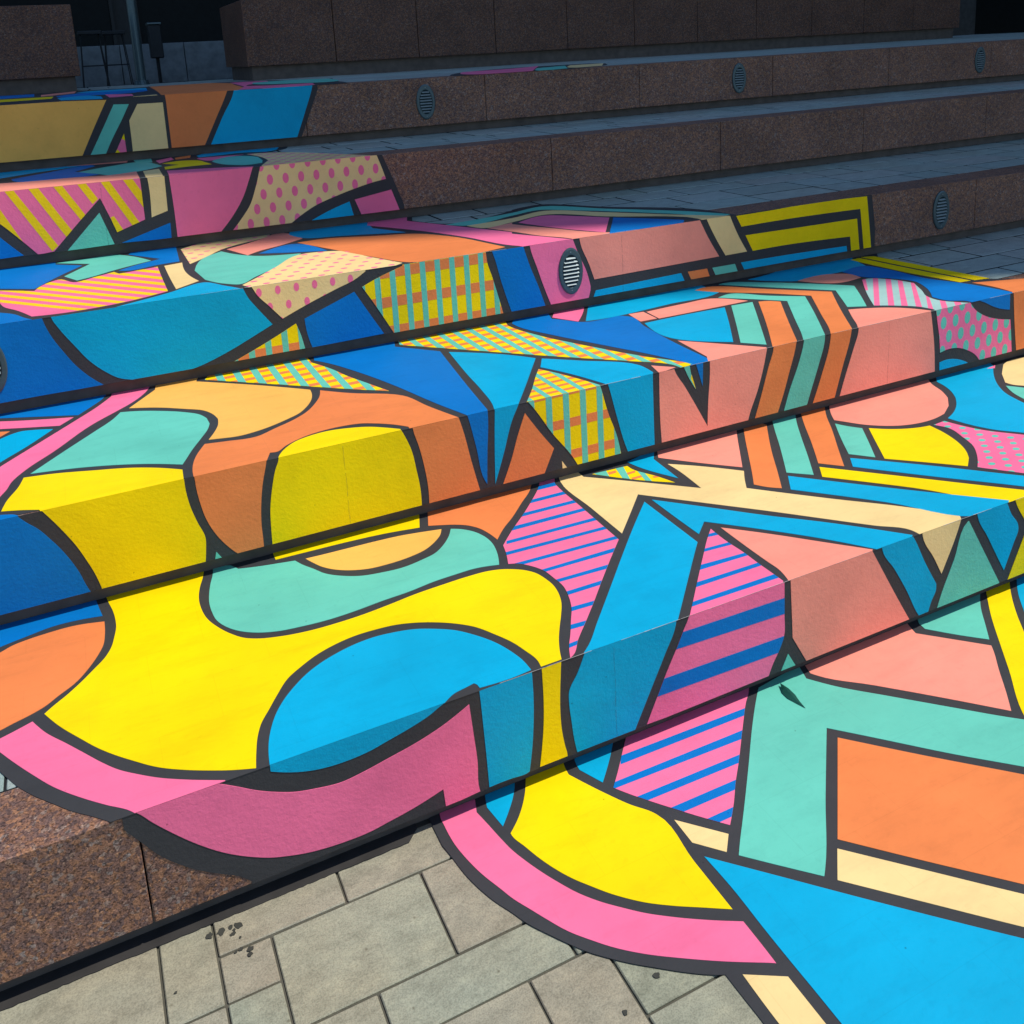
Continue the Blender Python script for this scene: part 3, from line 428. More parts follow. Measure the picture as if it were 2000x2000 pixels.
T3 p -|*2304,4913 2530,5015 2671,4859 *2787,4696 *2542,4329 2422,4564
T3 d -|*2805,4681 2950,4506 *3066,4348 *2988,4249 *2524,4259
R4 k -|*-981,1716 *1686,1620 1709,1563 *1830,1224 *1811,1167 *-1077,1169
R4 p -|*-517,1608 *330,1615 332,1579 331,1470 *330,1356 *181,1304 156,1389 *121,1498 5,1386 *-138,1242 *-215,1235 -263,1296 -367,1419 *-523,1568
+ w -|*-497,1733 *-444,1694 *-356,1493 *-218,1240 *-283,1242 *-523,1568
+ w -|*-335,1608 *-293,1607 *-115,1269 *-147,1244
+ w -|*-225,1610 *-181,1612 *-32,1330 *-65,1302
+ w -|*-110,1612 *-66,1610 *46,1402 *17,1384
+ w -|*7,1610 *49,1609 *111,1495 *81,1470
+ w -|*159,1388 *176,1394 *228,1281 *181,1276
+ w -|*123,1608 *166,1607 *309,1326 *267,1320
+ w -|*230,1615 *279,1613 *355,1467 *340,1403
R4 m -|*107,1420 *159,1241 *-75,1236
R4 d -|*196,1243 *457,1322 *453,1235
R4 d -|*-523,1568 -378,1350 *-283,1240 -395,1237 *-576,1238
R4 c -|*367,1612 370,1582 *365,1363 *452,1390 *459,1610
R4 p -|*481,1607 482,1578 486,1415 *485,1238 *722,1238 789,1311 859,1410 909,1518 *944,1606
R4 c dotsR4|*987,1609 977,1580 943,1477 891,1360 847,1304 *788,1238 *1114,1232 1164,1265 1272,1323 1396,1364 1521,1398 1647,1425 *1714,1434 1695,1500 *1662,1599
R4 b -|*1232,1234 1348,1282 *1477,1323 *1497,1230
R4 p -|*1510,1331 *1742,1366 *1786,1232 *1546,1228
T4 k -|*-1713,9839 *-950,5183 *1604,5264 *1647,5431 1441,5924 *1203,6393 1275,6434 *1394,6747 1348,7646
T4 c dotsT4|*1048,6338 1174,6305 1279,6216 1411,5986 *1657,5449 *1618,5300 *967,5345 *992,5546 *1082,5807 1089,6053
T4 b -|*761,6550 839,6721 898,6915 1111,7021 *1320,6651 1194,6407 1022,6493 892,6447 *758,6428
T4 m -|829,6177 898,6283 983,6258 *1070,6076 *1054,5840 *1025,5703 939,5670 847,5775 798,5965 *792,6077
T4 p -|*737,6360 879,6360 *1025,6326 928,6286 789,6137
T4 y -|*516,6222 637,6294 711,6243 749,6056 *764,5903 647,5906 *497,5854 *506,6000 *599,6059
T4 p -|*498,6457 *605,6596 *606,6441 *503,6258
T4 o -|*622,6536 *736,6638 *710,6470 *617,6428
T4 m -|*377,6635 *488,6697 *472,6378 *381,6447
T4 m -|*28,6156 136,6285 249,6389 355,6477 *500,6072 381,5921 219,5805 126,5991
T4 b -|*-496,6602 -393,6614 -182,6639 *110,6653 -20,6524 -179,6412 -376,6242 *-469,6176
T4 d -|*-312,6119 -126,6324 119,6573 *143,6476 *19,6227 *144,5925 23,5865 -123,5894 -248,5920
T4 s -|*-504,6735 -397,6714 -19,6624 125,6781 *343,6638 *331,6542 92,6603 -182,6639
T4 s -|*-495,5998 -230,5902 40,5879 197,5827 *342,5895 *329,5427 *-450,5333
T4 c -|*377,5873 *468,5916 *448,5409 *361,5429
T4 p -|*497,5766 734,5671 *944,5538 *914,5404 *476,5380
R5 k -|*-1098,2061 *1620,2009 *1628,1985 1470,1637 *1423,1536 *-1169,1657
R5 a -|*-480,1999 -328,1997 *266,1980 182,1832 *73,1630 -382,1646 *-536,1649
R5 m -|*304,1949 *394,1945 350,1867 255,1712 *217,1641 160,1631 *124,1638 216,1794
R5 p -|*341,1762 *342,1637 *271,1639
+ y -|*337,1771 *349,1758 *344,1716 *321,1733
+ y -|*289,1666 *310,1634 *264,1632
R5 c -|*445,1942 *599,1941 *596,1643 *379,1638 382,1743 *383,1841
R5 o -|*617,1994 619,1969 619,1859 *618,1639 *823,1637 917,1811 1004,1974 *1012,1992
R5 b -|*1057,2002 1051,1980 961,1820 *863,1639 *1440,1641 1518,1823 1581,1984 *1587,2007
T5 k -|*-807,11306 -192,9879 760,9719 829,10315 1092,10742 1498,9589 1660,9481 2173,8465 *2212,8458 *1964,7417 1438,5986 541,5942 *-486,6644
T5 d -|*-698,9732 -467,9584 *-194,9494 *-175,8437 -413,8416 *-616,8542
T5 y -|*-589,8144 -398,8088 -206,8031 *-38,8022 *-50,7468 -365,7368 *-534,7344
T5 s -|*-133,8903 *148,9634 *119,8840 *-126,8288
T5 d -|*-19,8122 276,8701 *668,8570 *628,8030 367,7617 241,7694 98,7518
T5 b -|*135,8909 297,9310 *710,9199 *668,8570 276,8701
T5 b -|*-13,7419 145,7679 *260,7173 *246,6551 *8,6852
T5 p -|*305,7656 *464,7295 *448,6879 *296,6786
T5 c -|*251,6418 *580,6750 *558,6339 419,6298
T5 o -|*777,9638 1050,10340 1402,9092 1310,8116 *1226,7268 891,5864 *541,5828 657,7511
T5 p -|*1443,9188 1598,9185 1409,7280 *1713,7140 *1625,6695 *964,6053 *1268,7433
T5 m -|*1546,8606 1866,8740 2153,8386 *2137,8241 1834,7246 1499,7735
T5 k -|*3060,7524 3785,8039 4336,8035 *4646,7826 *4206,7041 3775,6645 3492,6473 2904,6172 2740,6340
T5 p -|*3117,7605 3662,7778 *4128,8176 *3233,6517 2981,6335 2897,6458
T5 m -|*3694,7344 *4109,7615 *3651,6724 3372,6549
T5 c -|*4176,7639 *4497,7599 *4043,6854 3823,6774
'''

def face_frame(face):
    """origin plane, clip range and normal of a painted face"""
    if face == 'G': return ('h', 0.0, -9.0, Y[0] + TOE_D - 0.001)
    i = int(face[1])
    if face[0] == 'T':
        hi = (Y[i] + TOE_D - 0.001) if i < 5 else YW + 0.05
        return ('h', Z[i], Y[i - 1] - 0.0030, hi)
    return ('v', Y[i - 1], Z[i - 1] + TOE_H + 0.001, Z[i] + 0.0014)
def clip_half(P, sgn, lim):
    out = []
    for i in range(len(P)):
        a = P[i - 1]; b = P[i]; da = sgn * (a[1] - lim); db = sgn * (b[1] - lim)
        if (da >= 0) != (db >= 0):
            t = da / (da - db); out.append((a[0] + (b[0] - a[0]) * t, a[1] + (b[1] - a[1]) * t))
        if db >= 0: out.append(b)
    return out
def area(P): return 0.5 * sum(P[i - 1][0] * P[i][1] - P[i][0] * P[i - 1][1] for i in range(len(P)))
def clip_convex(P, Q):
    if area(Q) < 0: Q = Q[::-1]
    out = P
    for i in range(len(Q)):
        a = Q[i - 1]; b = Q[i]; nx, ny = -(b[1] - a[1]), b[0] - a[0]; src = out; out = []
        if len(src) < 3: return []
        for j in range(len(src)):
            p = src[j - 1]; q = src[j]
            dp = (p[0] - a[0]) * nx + (p[1] - a[1]) * ny; dq = (q[0] - a[0]) * nx + (q[1] - a[1]) * ny
            if (dp >= 0) != (dq >= 0):
                t = dp / (dp - dq); out.append((p[0] + (q[0] - p[0]) * t, p[1] + (q[1] - p[1]) * t))
            if dq >= 0: out.append(q)
    return out
def smooth(P, C, n=6):
    out = []; L = len(P)
    for i in range(L):
        p1 = Vector(P[i]); p2 = Vector(P[(i + 1) % L]); c1 = C[i]; c2 = C[(i + 1) % L]
        out.append(tuple(p1))
        if c1 and c2: continue
        p0 = p1 if c1 else Vector(P[i - 1]); p3 = p2 if c2 else Vector(P[(i + 2) % L]); d = (p2 - p1).length
        if d < 1e-6: continue
        t1 = Vector((0, 0)); t2 = Vector((0, 0))
        if not c1:
            u = p1 - p0; w = p2 - p1
            if u.length > 1e-6: t1 = (u.normalized() * w.length + w.normalized() * u.length) / (u.length + w.length)
        if not c2:
            u = p2 - p1; w = p3 - p2
            if w.length > 1e-6: t2 = (u.normalized() * w.length + w.normalized() * u.length) / (u.length + w.length)
        if c1: t1 = (p2 - p1).normalized() if c2 else ((p2 - p1) / d * 1.5 - t2 * 0.5)
        if c2: t2 = ((p2 - p1) / d * 1.5 - t1 * 0.5)
        for k in range(1, n):
            s = k / n; h1 = 2*s**3 - 3*s**2 + 1; h2 = s**3 - 2*s**2 + s; h3 = -2*s**3 + 3*s**2; h4 = s**3 - s**2
            q = p1 * h1 + t1 * (d * h2) + p2 * h3 + t2 * (d * h4); out.append(tuple(q))
    return out
def clean(P):
    out = []
    for p in P:
        if not out or abs(p[0] - out[-1][0]) + abs(p[1] - out[-1][1]) > 2e-5: out.append(p)
    while len(out) > 2 and abs(out[0][0] - out[-1][0]) + abs(out[0][1] - out[-1][1]) < 2e-5: out.pop()
    return out
def film(bm, fr, P, lo, hi):
    """a thin sheet of vinyl with outline P on a face, between two heights above the stone"""
    P = clean(P)
    if len(P) < 3 or abs(area(P)) < 2e-6: return
    if area(P) < 0: P = P[::-1]
    mode, base = fr[0], fr[1]
    def at(p, h): return (p[0], p[1], base + h) if mode == 'h' else (p[0], base - h, p[1])
    tris = tessellate_polygon([[Vector((p[0], p[1], 0)) for p in P]])
    top = [bm.verts.new(at(p, hi)) for p in P]; bot = [bm.verts.new(at(p, lo)) for p in P]
    for t in tris:
        a, b, c = t
        ar = (P[b][0]-P[a][0])*(P[c][1]-P[a][1]) - (P[c][0]-P[a][0])*(P[b][1]-P[a][1])
        if abs(ar) < 1e-10: continue
        try: bm.faces.new([top[i] for i in ((a, b, c) if ar > 0 else (c, b, a))])
        except ValueError: pass
    n = len(P)
    for i in range(n):
        j = (i + 1) % n
        try: bm.faces.new((bot[i], bot[j], top[j], top[i]))
        except ValueError: pass
def grid_quads(kind, P, face):
    """flat printed patterns ruled along the steps: (colour, outline) pieces"""
    xs = [p[0] for p in P]; ys = [p[1] for p in P]; x0, x1, y0, y1 = min(xs), max(xs), min(ys), max(ys); out = []
    if kind.startswith('plaid'):
        kk = kind[5:]
        mx, mp, mw = {'R2': (4.0, .1975, .068), 'T2c': (4.0, .1975, .06), 'R3': (3.28, .1933, .070), 'T2': (3.28, .1933, .078)}[kk]
        ry, rp, rw, base = {'R2': (.598, .352, .098, Z[1]), 'R3': (.489, .3635, .130, Z[2]), 'T2': (1.895, .2, .085, Y[1]), 'T2c': (.197, .135, .053, Y[1])}[kk]
        for k in range(-30, 60):
            a = base + (ry + rp * k) * U
            if a + rw * U > y0 and a < y1: out.append(('o', [(x0 - 1, a), (x1 + 1, a), (x1 + 1, a + rw * U), (x0 - 1, a + rw * U)]))
        for k in range(-40, 60):
            a = (mx + mp * k) * U
            if a + mw * U > x0 and a < x1: out.append(('m', [(a, y0 - 1), (a + mw * U, y0 - 1), (a + mw * U, y1 + 1), (a, y1 + 1)]))
    elif kind.startswith('dots'):
        dx, dp, dy, row, rx, ry, base, c = {'R4': (2.56, .2253, .825, .2025, .045, .077, Z[3], 'p'), 'R3': (1.73, .2135, .911, .186, .032, .052, Z[2], 'p'),
            'T3': (1.73, .2135, .24, .19, .042, .030, Y[2], 'p'), 'R2': (9.63, .2117, .780, .19, .052, .082, Z[1], 'm'),
            'T1': (8.63, .205, 1.191, .112, .040, .030, Y[0], 'm'), 'T4': (2.56, .2253, .1, .17, .05, .045, Y[3], 'p')}[kind[4:]]
        for r in range(-30, 40):
            cy = base + (dy + row * r) * U
            if cy < y0 - .05 or cy > y1 + .05: continue
            for k in range(-40, 60):
                cx = (dx + dp * (k + (0.5 if r % 2 else 0))) * U
                if cx < x0 - .05 or cx > x1 + .05: continue
                out.append((c, [(cx + rx * U * math.cos(t), cy + ry * U * math.sin(t)) for t in [math.pi * 2 * i / 14 for i in range(14)]]))
    return out

# ------------------------------------------------------------------ the plaza ground
ground = tag(obj('plaza_ground', boxbm(-30, 30, -25, Y[0] + 0.12, -0.4, -0.009), GROUT), kind='structure')
def paver(x0, x1, y0, y1, zt, parent, th=0.03, g=0.0035, mat=None):
    dz = random.uniform(-0.0016, 0.0010)
    return obj('paving_stone', boxbm(x0 + g, x1 - g, y0 + g, y1 - g, zt - th, zt + dz - 0.001, bev=0.0025), mat or PAVE, parent)
for x0, x1, y0, y1 in ((-1.8, -.195, 4.5, 5.62), (-.195, .136, 4.912, 5.62), (.136, .96, 5.25, 5.62), (.96, 2.35, 5.25, 5.62), (-.62, .136, 4.3, 4.912),
                       (-1.8, -.62, 3.9, 4.5), (-.62, -.195, 4.912, 4.9121), (.136, .463, 4.913, 5.25), (.136, .463, 4.36, 4.913), (.463, 1.466, 4.564, 5.25), (1.466, 2.6, 4.564, 5.25),
                       (.463, .956, 4.212, 4.564), (.956, 2.112, 4.212, 4.564), (2.112, 2.9, 4.212, 4.564), (.6, 1.78, 3.5, 4.212), (1.78, 2.285, 3.4, 4.212),
                       (2.285, 3.5, 3.705, 4.212), (2.285, 3.2, 3.0, 3.705), (3.2, 4.1, 3.0, 3.705), (-.3, .6, 3.5, 4.30), (-1.8, -.3, 3.2, 3.9), (1.2, 2.285, 2.8, 3.4), (-.3, 1.2, 2.8, 3.5)):
    if y1 - y0 > .01: paver(x0 * U, x1 * U, y0 * U, y1 * U, 0.0, ground)
for xa, xb in ((2.9, 3.5), (3.5, 4.3), (4.3, 5.4), (5.4, 6.1), (6.1, 7.3), (7.3, 8.2), (8.2, 9.5), (9.5, 10.3), (10.3, 11.6), (11.6, 12.5), (12.5, 13.7), (-3.0, -1.8), (-3.9, -3.0), (-5.2, -3.9)):
    ya = 2.8
    for yb_ in (3.35 if int(xb * 7) % 2 else 3.7, 4.21 if xb > 0 else 4.4, 4.9 if int(xb * 3) % 2 else 5.1, 5.62):
        if not (xa < 4.1 and xb > 0 and yb_ < 4.0) and not (xa < 3.5 and xb > 0 and yb_ < 4.3): paver(xa * U, xb * U, ya * U, yb_ * U, 0.0, ground)
        ya = yb_
y = 2.8
for row in (0.5, 0.62, 0.35, 0.6, 0.5, 0.7, 0.4):       # courses nearer the camera, below the frame
    x = -6.0
    while x < 13.5:
        w = random.choice((0.55, 0.8, 1.1, 1.3)); paver(x * U, (x + w) * U, (y - row) * U, y * U, 0.0, ground); x += w
    y -= row

# ------------------------------------------------------------------ the steps
NAMES = ['lowest granite step beside the sunlit plaza, painted with a big pink arc and yellow blob',
         'second granite step from the bottom, painted with yellow blocks, blue spikes and orange stripes',
         'third granite step from the bottom, with a step light set in a pink painted stripe',
         'fourth granite step from the bottom, half in shade, with painted polka dots and diagonal stripes',
         'topmost granite step in deep shade below the planter walls, painted mustard, brown and blue']
BODY = {}
joint0 = [-.195, 1.9, 6.545, 13.925, 13.99]
for i in range(5):
    st = empty('granite_step', (0, Y[i], Z[i])); BODY[i + 1] = st
    tag(st, NAMES[i], 'step', 'broad granite steps')
    yb = Y[i + 1] if i < 4 else YW + 2.2
    bm = bmesh.new()
    box(bm, X0, X1, Y[i] + TOE_D, yb + 0.25, Z[i], Z[i] + TOE_H)
    obj('plinth', bm, TOEM, st)
    obj('joint_bed', boxbm(X0, X1, Y[i] + COPE - 0.0025, yb + 0.25, Z[i] + TOE_H + 0.001, Z[i + 1] - 0.0030), GROUTD, st)
    j = joint0[i] * U; pitch = 3.4 * U
    while j > X0 + pitch: j -= pitch
    xs = [X0]
    while j < X1: xs.append(j); j += pitch
    xs.append(X1)
    for a, b_ in zip(xs, xs[1:]):
        if b_ - a < 0.05: continue
        obj('granite_block', boxbm(a + 0.002, b_ - 0.002, Y[i], Y[i] + COPE - 0.003, Z[i] + TOE_H, Z[i + 1], bev=0.003), GRAN, st)
    # paving courses behind the coping
    y0 = Y[i] + COPE; y1 = (Y[i + 1] + TOE_D + 0.02) if i < 4 else YW + 2.0
    n = 4 if i < 4 else 10
    cuts = [0] + sorted((k + random.uniform(-.18, .18)) / n for k in range(1, n)) + [1]
    for c0, c1 in zip(cuts, cuts[1:]):
        x = -1.2 + random.uniform(-.3, 0)
        while x < X1 - 0.6:
            w = random.choice((0.34, 0.3, 0.42, 0.55, 0.62)) * (1 if i < 4 else 1.6)
            paver(x, x + w, y0 + (y1 - y0) * c0, y0 + (y1 - y0) * c1, Z[i + 1], st, g=0.0075 if i else 0.003, mat=PAVESHADE); x += w
    obj('paving_bed', boxbm(X0, -1.5, y0, y1, Z[i + 1] - 0.024, Z[i + 1] - 0.002), PAVESHADE, st)

# ------------------------------------------------------------------ the mural
panels = {}; cur = None
for line in MURAL.strip().splitlines():
    hd, pts = line.split('|'); face, colr, pat = hd.split()
    P = []; C = []
    for tk in pts.split():
        C.append(tk[0] == '*'); a, b_ = tk.lstrip('*').split(','); P.append((int(a) / 1000, int(b_) / 1000))
    if face == '+':
        cur['extra'].append((colr, P)); continue
    cur = dict(face=face, col=colr, pat=pat, P=P, C=C, extra=[]); panels.setdefault(face, []).append(cur)
for face, items in panels.items():
    fr = face_frame(face); parent = ground if face == 'G' else BODY[int(face[1])]
    riser = 1 if face[0] == 'R' else 0
    base = None; nb = 0
    sx = [p[0] for it in items if it['col'] != 'k' for p in it['P']]; sy = [p[1] for it in items if it['col'] != 'k' for p in it['P']]
    lim = (min(sx) - .03, min(max(sx) + .03, 4.6)); low = min(sy) - .04
    for it in items:
        P = smooth(it['P'], it['C']); P = clip_half(P, 1, fr[2]); P = clip_half(P, -1, fr[3])
        if face[0] != 'G': P = [(max(X0, min(X1, p[0])), p[1]) for p in P]
        if len(P) < 3: continue
        bm = bmesh.new()
        if it['col'] == 'k':
            P = [(p[1], p[0]) for p in clip_half(clip_half([(p[1], p[0]) for p in P], 1, lim[0]), -1, lim[1])]
            if face == 'G': P = clip_half(P, 1, low)
            film(bm, fr, P, 0.0002, 0.0018)
            base = obj('mural_panel', bm, VM[('k', riser)], parent); base['label'] = 'black outline layer of the mural on the %s' % ('riser' if riser else 'flat tread' if face != 'G' else 'plaza floor')
            continue
        nb += 1; film(bm, fr, P, 0.0016, 0.0030 + 0.000012 * (nb % 40))
        o = obj('colour_patch', bm, VM[(it['col'], riser)], base); o['label'] = PAL[it['col']][0] + ' vinyl patch'
        pieces = list(it['extra'])
        if it['pat'] != '-': pieces += grid_quads(it['pat'], P, face)
        by = {}
        for c, Q in pieces: by.setdefault(c, []).append(Q)
        h = 0.0036; word = 'dot' if it['pat'].startswith('dots') else 'stripe'
        for c in ('o', 'm', 'p', 'd', 'w', 'y'):
            if c not in by: continue
            for Q in by[c]:
                Q = clip_convex(P, Q)
                if len(clean(Q)) < 3 or abs(area(Q)) < 3e-6: continue
                bm = bmesh.new(); film(bm, fr, Q, h - 0.0004, h)
                obj('painted_' + word, bm, VM[(c, riser)], base)['label'] = '%s %s' % (PAL[c][0], word)
            h += 0.00012

# ------------------------------------------------------------------ step lights in the risers
def step_light(cx, cz, i, label):
    rx, rz = 0.178 * U, 0.315 * U; y = Y[i] - 0.001
    t = empty('step_light', (cx, y, cz)); t.parent = BODY[i + 1]; t.location = Vector((cx, y, cz)) - parent_world(BODY[i + 1])
    if label: t['label'] = label
    nseg = 40
    def ring(a, yy): return [(cx + rx * a * math.cos(q), yy, cz + rz * a * math.sin(q)) for q in [2 * math.pi * k / nseg for k in range(nseg)]]
    bm = bmesh.new(); prev = None
    for a, yy in ((1.0, y + 0.002), (1.0, y - 0.007), (0.93, y - 0.010), (0.72, y - 0.010), (0.69, y - 0.006), (0.69, y + 0.012)):
        cur_ = [bm.verts.new(p) for p in ring(a, yy)]
        if prev:
            for k in range(nseg): bm.faces.new((prev[k], prev[(k + 1) % nseg], cur_[(k + 1) % nseg], cur_[k]))
        prev = cur_
    obj('rim', bm, STEEL, t)
    bm = bmesh.new(); bm.faces.new([bm.verts.new(p) for p in ring(0.70, y - 0.0045)]); obj('recess', bm, HOLE, t)
    for k in range(8):
        dz = (-0.56 + 0.16 * k) * rz; hw = rx * 0.68 * math.sqrt(max(0.05, 1 - (dz / (rz * 0.69)) ** 2)) * 0.97
        bm = bmesh.new(); z = cz + dz
        vs = [bm.verts.new(c) for c in ((cx-hw,y-0.013,z-0.0042),(cx+hw,y-0.013,z-0.0042),(cx+hw,y-0.0055,z+0.0036),(cx-hw,y-0.0055,z+0.0036),
                                        (cx-hw,y-0.0115,z-0.0062),(cx+hw,y-0.0115,z-0.0062),(cx+hw,y-0.0050,z+0.0010),(cx-hw,y-0.0050,z+0.0010))]
        for f in ((0,1,2,3),(7,6,5,4),(0,4,5,1),(1,5,6,2),(2,6,7,3),(3,7,4,0)): bm.faces.new([vs[q] for q in f])
        obj('louvre', bm, LOUV, t)
    for s in (0.82, -0.82):
        bm = bmesh.new(); tube(bm, (cx, y - 0.0095, cz + s * rz), (cx, y - 0.012, cz + s * rz), 0.0035, n=8); obj('screw', bm, LOUV, t)
    return t
for cx, lb in ((-1.05, 'step light in the cobalt blue patch'), (5.747, 'step light in the pink stripe'), (12.544, 'step light in bare granite')):
    step_light(cx * U, 2.515 * U, 2, lb)
for cx, lb in ((5.995, None), (13.077, None), (20.39, None)): step_light(cx * U, 4.545 * U, 4, lb)

# ------------------------------------------------------------------ planter walls on the landing
def wall(x0, x1, joints, label):
    zt, zb, z0 = 6.89 * U, 5.31 * U, Z[5]
    w = empty('granite_wall', ((x0 + x1) / 2, YW, z0)); tag(w, label, 'wall', 'granite planter walls on the landing')
    obj('recessed_plinth', boxbm(x0 + 0.05, x1 - 0.05, YW + 0.06, YW + 3.3 * U - 0.06, z0 - 0.01, zb), TOEM, w)
    xs = [x0] + joints + [x1]
    for a, b_ in zip(xs, xs[1:]):
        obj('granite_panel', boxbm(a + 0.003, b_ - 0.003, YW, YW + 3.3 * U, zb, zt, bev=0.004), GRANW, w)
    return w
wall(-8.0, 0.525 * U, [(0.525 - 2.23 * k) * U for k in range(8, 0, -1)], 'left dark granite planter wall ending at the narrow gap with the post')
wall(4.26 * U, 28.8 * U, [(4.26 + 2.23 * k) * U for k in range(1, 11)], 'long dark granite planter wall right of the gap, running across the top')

# ------------------------------------------------------------------ beyond the walls
sw = empty('low_stone_wall', (2.0, 32 * U, Z[5])); tag(sw, 'low grey stone wall seen through the gap behind the post', 'wall')
x = -9.0; k = 0
while x < 5.5:
    obj('stone_slab', boxbm(x + 0.004, x + 0.746, 32 * U, 32 * U + 0.5, Z[5] - 0.02, 6.13 * U, bev=0.004), DIMSTONE, sw); x += 0.75
bm = bmesh.new(); tube(bm, (2.08 * U, 28 * U, Z[5] - 0.01), (2.08 * U, 28 * U, Z[5] + 4.2), 0.050, 0.045, 20)
lp = empty('lamp_post', (2.08 * U, 28 * U, Z[5])); tag(lp, 'slim grey metal post standing in the gap between the walls', 'post')
obj('pole', bm, STEEL, lp)
bm = bmesh.new(); tube(bm, (2.08 * U, 28 * U, Z[5] - 0.01), (2.08 * U, 28 * U, Z[5] + 0.05), 0.085, 0.07, 20); obj('base_collar', bm, STEEL, lp)
bm = bmesh.new(); tube(bm, (2.08 * U, 28 * U, Z[5] + 4.2), (2.08 * U, 28 * U, Z[5] + 4.35), 0.16, 0.10, 20); obj('lamp_head', bm, STEEL, lp)
def stool(x, y, label):
    t = empty('bar_stool', (x, y, Z[5])); tag(t, label, 'stool', 'metal stools by the post'); z = Z[5]
    for sx in (-1, 1):
        for sy in (-1, 1):
            bm = bmesh.new(); tube(bm, (x + sx * .13, y + sy * .13, z), (x + sx * .09, y + sy * .09, z + .56), .0055, n=6); obj('leg', bm, FRAME, t)
    obj('seat', boxbm(x - .12, x + .12, y - .12, y + .12, z + .56, z + .60, bev=.006), FRAME, t)
    obj('footrest', boxbm(x - .12, x + .12, y - .125, y - .11, z + .22, z + .235), FRAME, t)
stool(0.98 * U, 29 * U, 'dark metal stool left of the post, nearer the left wall'); stool(1.62 * U, 29.6 * U, 'dark metal stool right beside the grey post')
bn = empty('litter_bin', (2.75 * U, 30 * U, Z[5])); tag(bn, 'small dark box bin just right of the grey post', 'bin')
obj('bin_body', boxbm(2.58 * U, 2.92 * U, 29.8 * U, 30.3 * U, Z[5] + .28, Z[5] + .66, bev=.01), FRAME, bn)
obj('bin_lid', boxbm(2.56 * U, 2.94 * U, 29.75 * U, 30.35 * U, Z[5] + .66, Z[5] + .68, bev=.004), STEEL, bn)
bm = bmesh.new(); tube(bm, (2.75 * U, 30.05 * U, Z[5]), (2.75 * U, 30.05 * U, Z[5] + .28), .02, n=8); obj('bin_stem', bm, FRAME, bn)

def building(name, label, x0, x1, y0, y1, h, floor, mat, glass, bay, z0):
    b = empty(name, ((x0 + x1) / 2, (y0 + y1) / 2, z0)); tag(b, label, 'building')
    obj('wall', boxbm(x0, x1, y0, y1, z0 - 0.5, z0 + h), mat, b)
    wb = bmesh.new(); fb = bmesh.new(); nx = int((x1 - x0) / bay); nf = int(h / floor)
    for f in range(nf):
        for k in range(nx):
            a = x0 + bay * (k + .1); c = x0 + bay * (k + .9); zz = z0 + floor * f + .45
            box(wb, a, c, y0 - .03, y0 - .005, zz, zz + floor * .78)
            box(fb, a - .06, a, y0 - .09, y0 - .004, zz, zz + floor * .78); box(fb, c, c + .06, y0 - .09, y0 - .004, zz, zz + floor * .78)
            box(fb, a, c, y0 - .07, y0 - .035, zz + floor * .38, zz + floor * .38 + .05)
    return b, wb, fb
b, wb, fb = building('office_building', 'dark glazed building far behind the planter walls at the top', -22, 30, 21.0, 32, 10.5, 3.4, FRAME, DARKGLASS, 2.6, Z[5])
obj('window_glass', wb, DARKGLASS, b); obj('window_frame', fb, FRAME, b)
# the tower whose shade falls over the upper steps: right of the picture, towards the sun
tx, ty = 2.12 + 18.5 * 0.9, 4.67 - 18.5 * 0.435
b = empty('tower_block', (tx + 10, ty + 11.5, 0)); tag(b, 'tall tower outside the frame to the right that shades the upper steps', 'building')
obj('wall', boxbm(tx, tx + 20, ty, ty + 23, -0.5, 46), FACADE, b)
wb = bmesh.new()
for f in range(12):
    for k in range(7): box(wb, tx - .04, tx - .01, ty + 1 + k * 3.1, ty + 3.2 + k * 3.1, 1.2 + f * 3.5, 3.4 + f * 3.5)
obj('window_glass', wb, DARKGLASS, b)['kind'] = 'stuff'

# ------------------------------------------------------------------ small things
def blob(name, cx, cy, r, zt, mat, parent, n=11, h=0.0006, asp=1.0, rot=0.0):
    bm = bmesh.new(); vs = []
    for i in range(n):
        a = 2 * math.pi * i / n; rr = r * random.uniform(.72, 1.2); px_, py_ = rr * math.cos(a), rr * asp * math.sin(a)
        vs.append((cx + px_ * math.cos(rot) - py_ * math.sin(rot), cy + px_ * math.sin(rot) + py_ * math.cos(rot)))
    film(bm, ('h', zt), vs, -0.001, h); return obj(name, bm, mat, parent)


for cx, cy, r in ((73, 2170, 10), (44, 2171, 8), (116, 2167, 10), (96, 2170, 6), (98, 2148, 6), (103, 2158, 4), (131, 2085, 7), (128, 2070, 6), (110, 2095, 5), (97, 2093, 4), (-51, 2053, 3), (986, 1550, 7), (873, 1509, 6), (114, 2129, 3)):
    blob('stain', cx / 1000, cy / 1000, r / 1000, 0.0, STAIN, ground, asp=1.25, rot=random.uniform(0, 3))
# the pointed leaf caught at the foot of the lowest riser
L = [(1930, 2214), (1912, 2180), (1909, 2150), (1917, 2118), (1925, 2084), (1930, 2118), (1938, 2150), (1939, 2183)]
bm = bmesh.new(); lf = []
spine = [(1930, 2214, 14), (1925, 2182, 16), (1923, 2151, 13), (1923, 2118, 9), (1925, 2084, 5)]
for x, y, z in spine: lf.append(bm.verts.new((x / 1000, y / 1000, z / 1000)))
def vv(x, y, z): return bm.verts.new((x / 1000, y / 1000, z / 1000))
l1, l2, l3 = vv(1909, 2180, 8), vv(1906, 2150, 6), vv(1915, 2118, 5); r1, r2, r3 = vv(1940, 2183, 9), vv(1939, 2150, 7), vv(1931, 2118, 5)
for f in ((lf[0], l1, lf[1]), (l1, l2, lf[2], lf[1]), (l2, l3, lf[3], lf[2]), (l3, lf[4], lf[3]), (lf[0], lf[1], r1), (lf[1], lf[2], r2, r1), (lf[2], lf[3], r3, r2), (lf[3], lf[4], r3)): bm.faces.new(f)
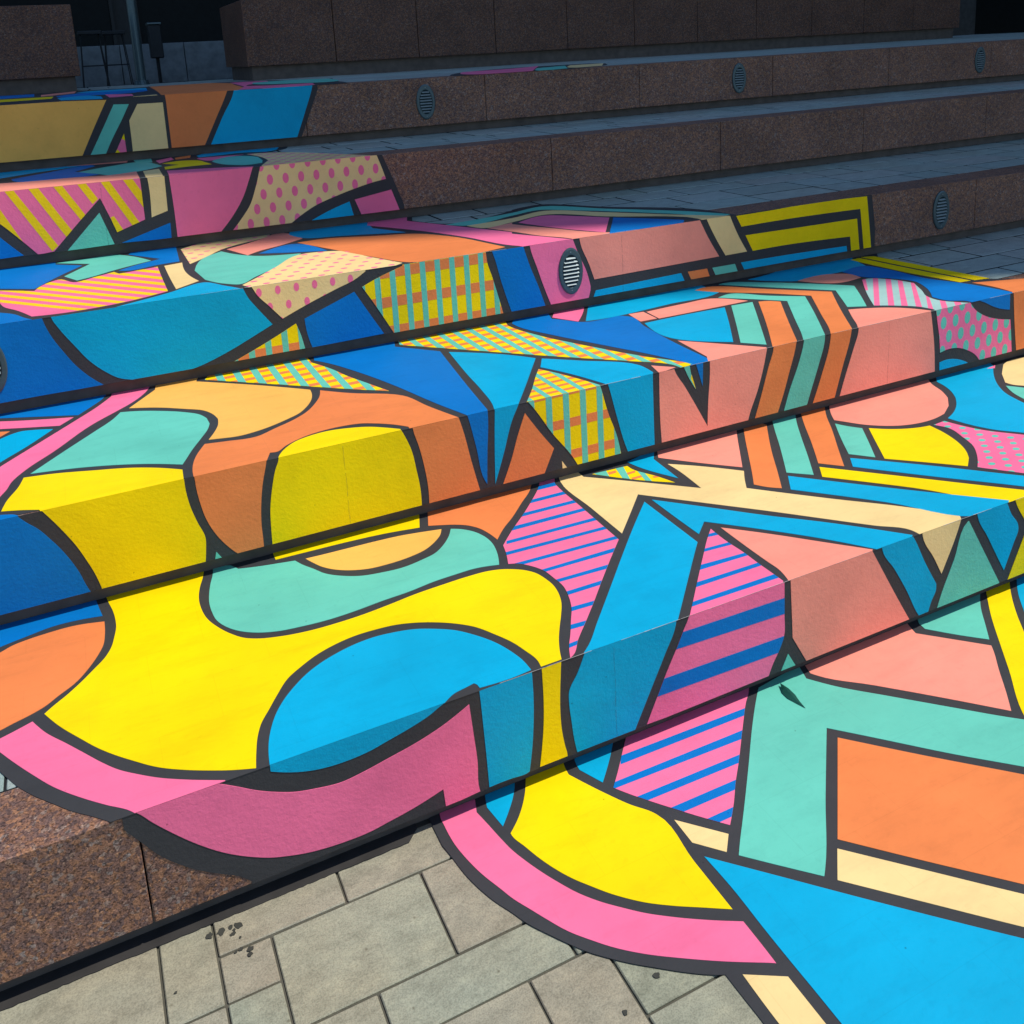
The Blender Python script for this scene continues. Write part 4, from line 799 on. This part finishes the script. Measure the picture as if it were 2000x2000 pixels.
bmesh.ops.solidify(bm, geom=bm.faces[:], thickness=0.0012)
lo = obj('fallen_leaf', bm, LEAFM); tag(lo, 'dark green pointed leaf lying on the mint vinyl at the foot of the lowest step', 'leaf')

# worn vinyl lip, made pale to paint in the highlight along each nosing
WORNHILITE = plain('worn_vinyl_painted_highlight', (0.50, 0.48, 0.44), 0.6)
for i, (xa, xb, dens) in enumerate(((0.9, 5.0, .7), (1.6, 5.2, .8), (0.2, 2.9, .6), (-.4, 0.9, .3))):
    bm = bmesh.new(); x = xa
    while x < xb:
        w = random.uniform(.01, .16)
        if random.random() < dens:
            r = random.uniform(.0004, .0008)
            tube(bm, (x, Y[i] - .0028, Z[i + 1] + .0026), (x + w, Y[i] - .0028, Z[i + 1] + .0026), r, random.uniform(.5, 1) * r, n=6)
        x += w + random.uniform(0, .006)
    o = obj('worn_highlight_edge', bm, WORNHILITE, BODY[i + 1]); o['kind'] = 'stuff'

# joints between the granite blocks showing as creases through the film
SEAM = plain('creased_vinyl_over_joint', (0.05, 0.045, 0.045), 0.8); SEAM.node_tree.nodes['Principled BSDF'].inputs['Alpha'].default_value = 0.38
for i, xs_ in enumerate(((1.28, ), (0.76, 2.12, 3.48), (1.258, 2.618), (0.13,))):
    for x in xs_:
        bm = bmesh.new(); z = Z[i] + TOE_H + .004; prev = None; k = 0
        while z < Z[i + 1]:
            w = random.uniform(.0004, .0012); xx = x + math.sin(z * 31 + i) * .0012 + random.uniform(-.0006, .0006)
            a = bm.verts.new((xx - w, Y[i] - .0041, z)); c_ = bm.verts.new((xx + w, Y[i] - .0041, z))
            if prev and k % 9: bm.faces.new((prev[0], prev[1], c_, a))
            prev = (a, c_); z += .012; k += 1
        o = obj('crease', bm, SEAM, BODY[i + 1])

# dark strip that paints the overhang's shade onto the paving, where the mural ends
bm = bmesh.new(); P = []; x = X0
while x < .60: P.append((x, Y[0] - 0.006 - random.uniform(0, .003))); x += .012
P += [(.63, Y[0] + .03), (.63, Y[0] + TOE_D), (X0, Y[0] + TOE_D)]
film(bm, ('h', 0.0), P, -.001, .0014); o = obj('painted_shade_strip', bm, SHADEK, ground); o['label'] = 'rough black strip of painted-on shade on the paving along the foot of the lowest step'
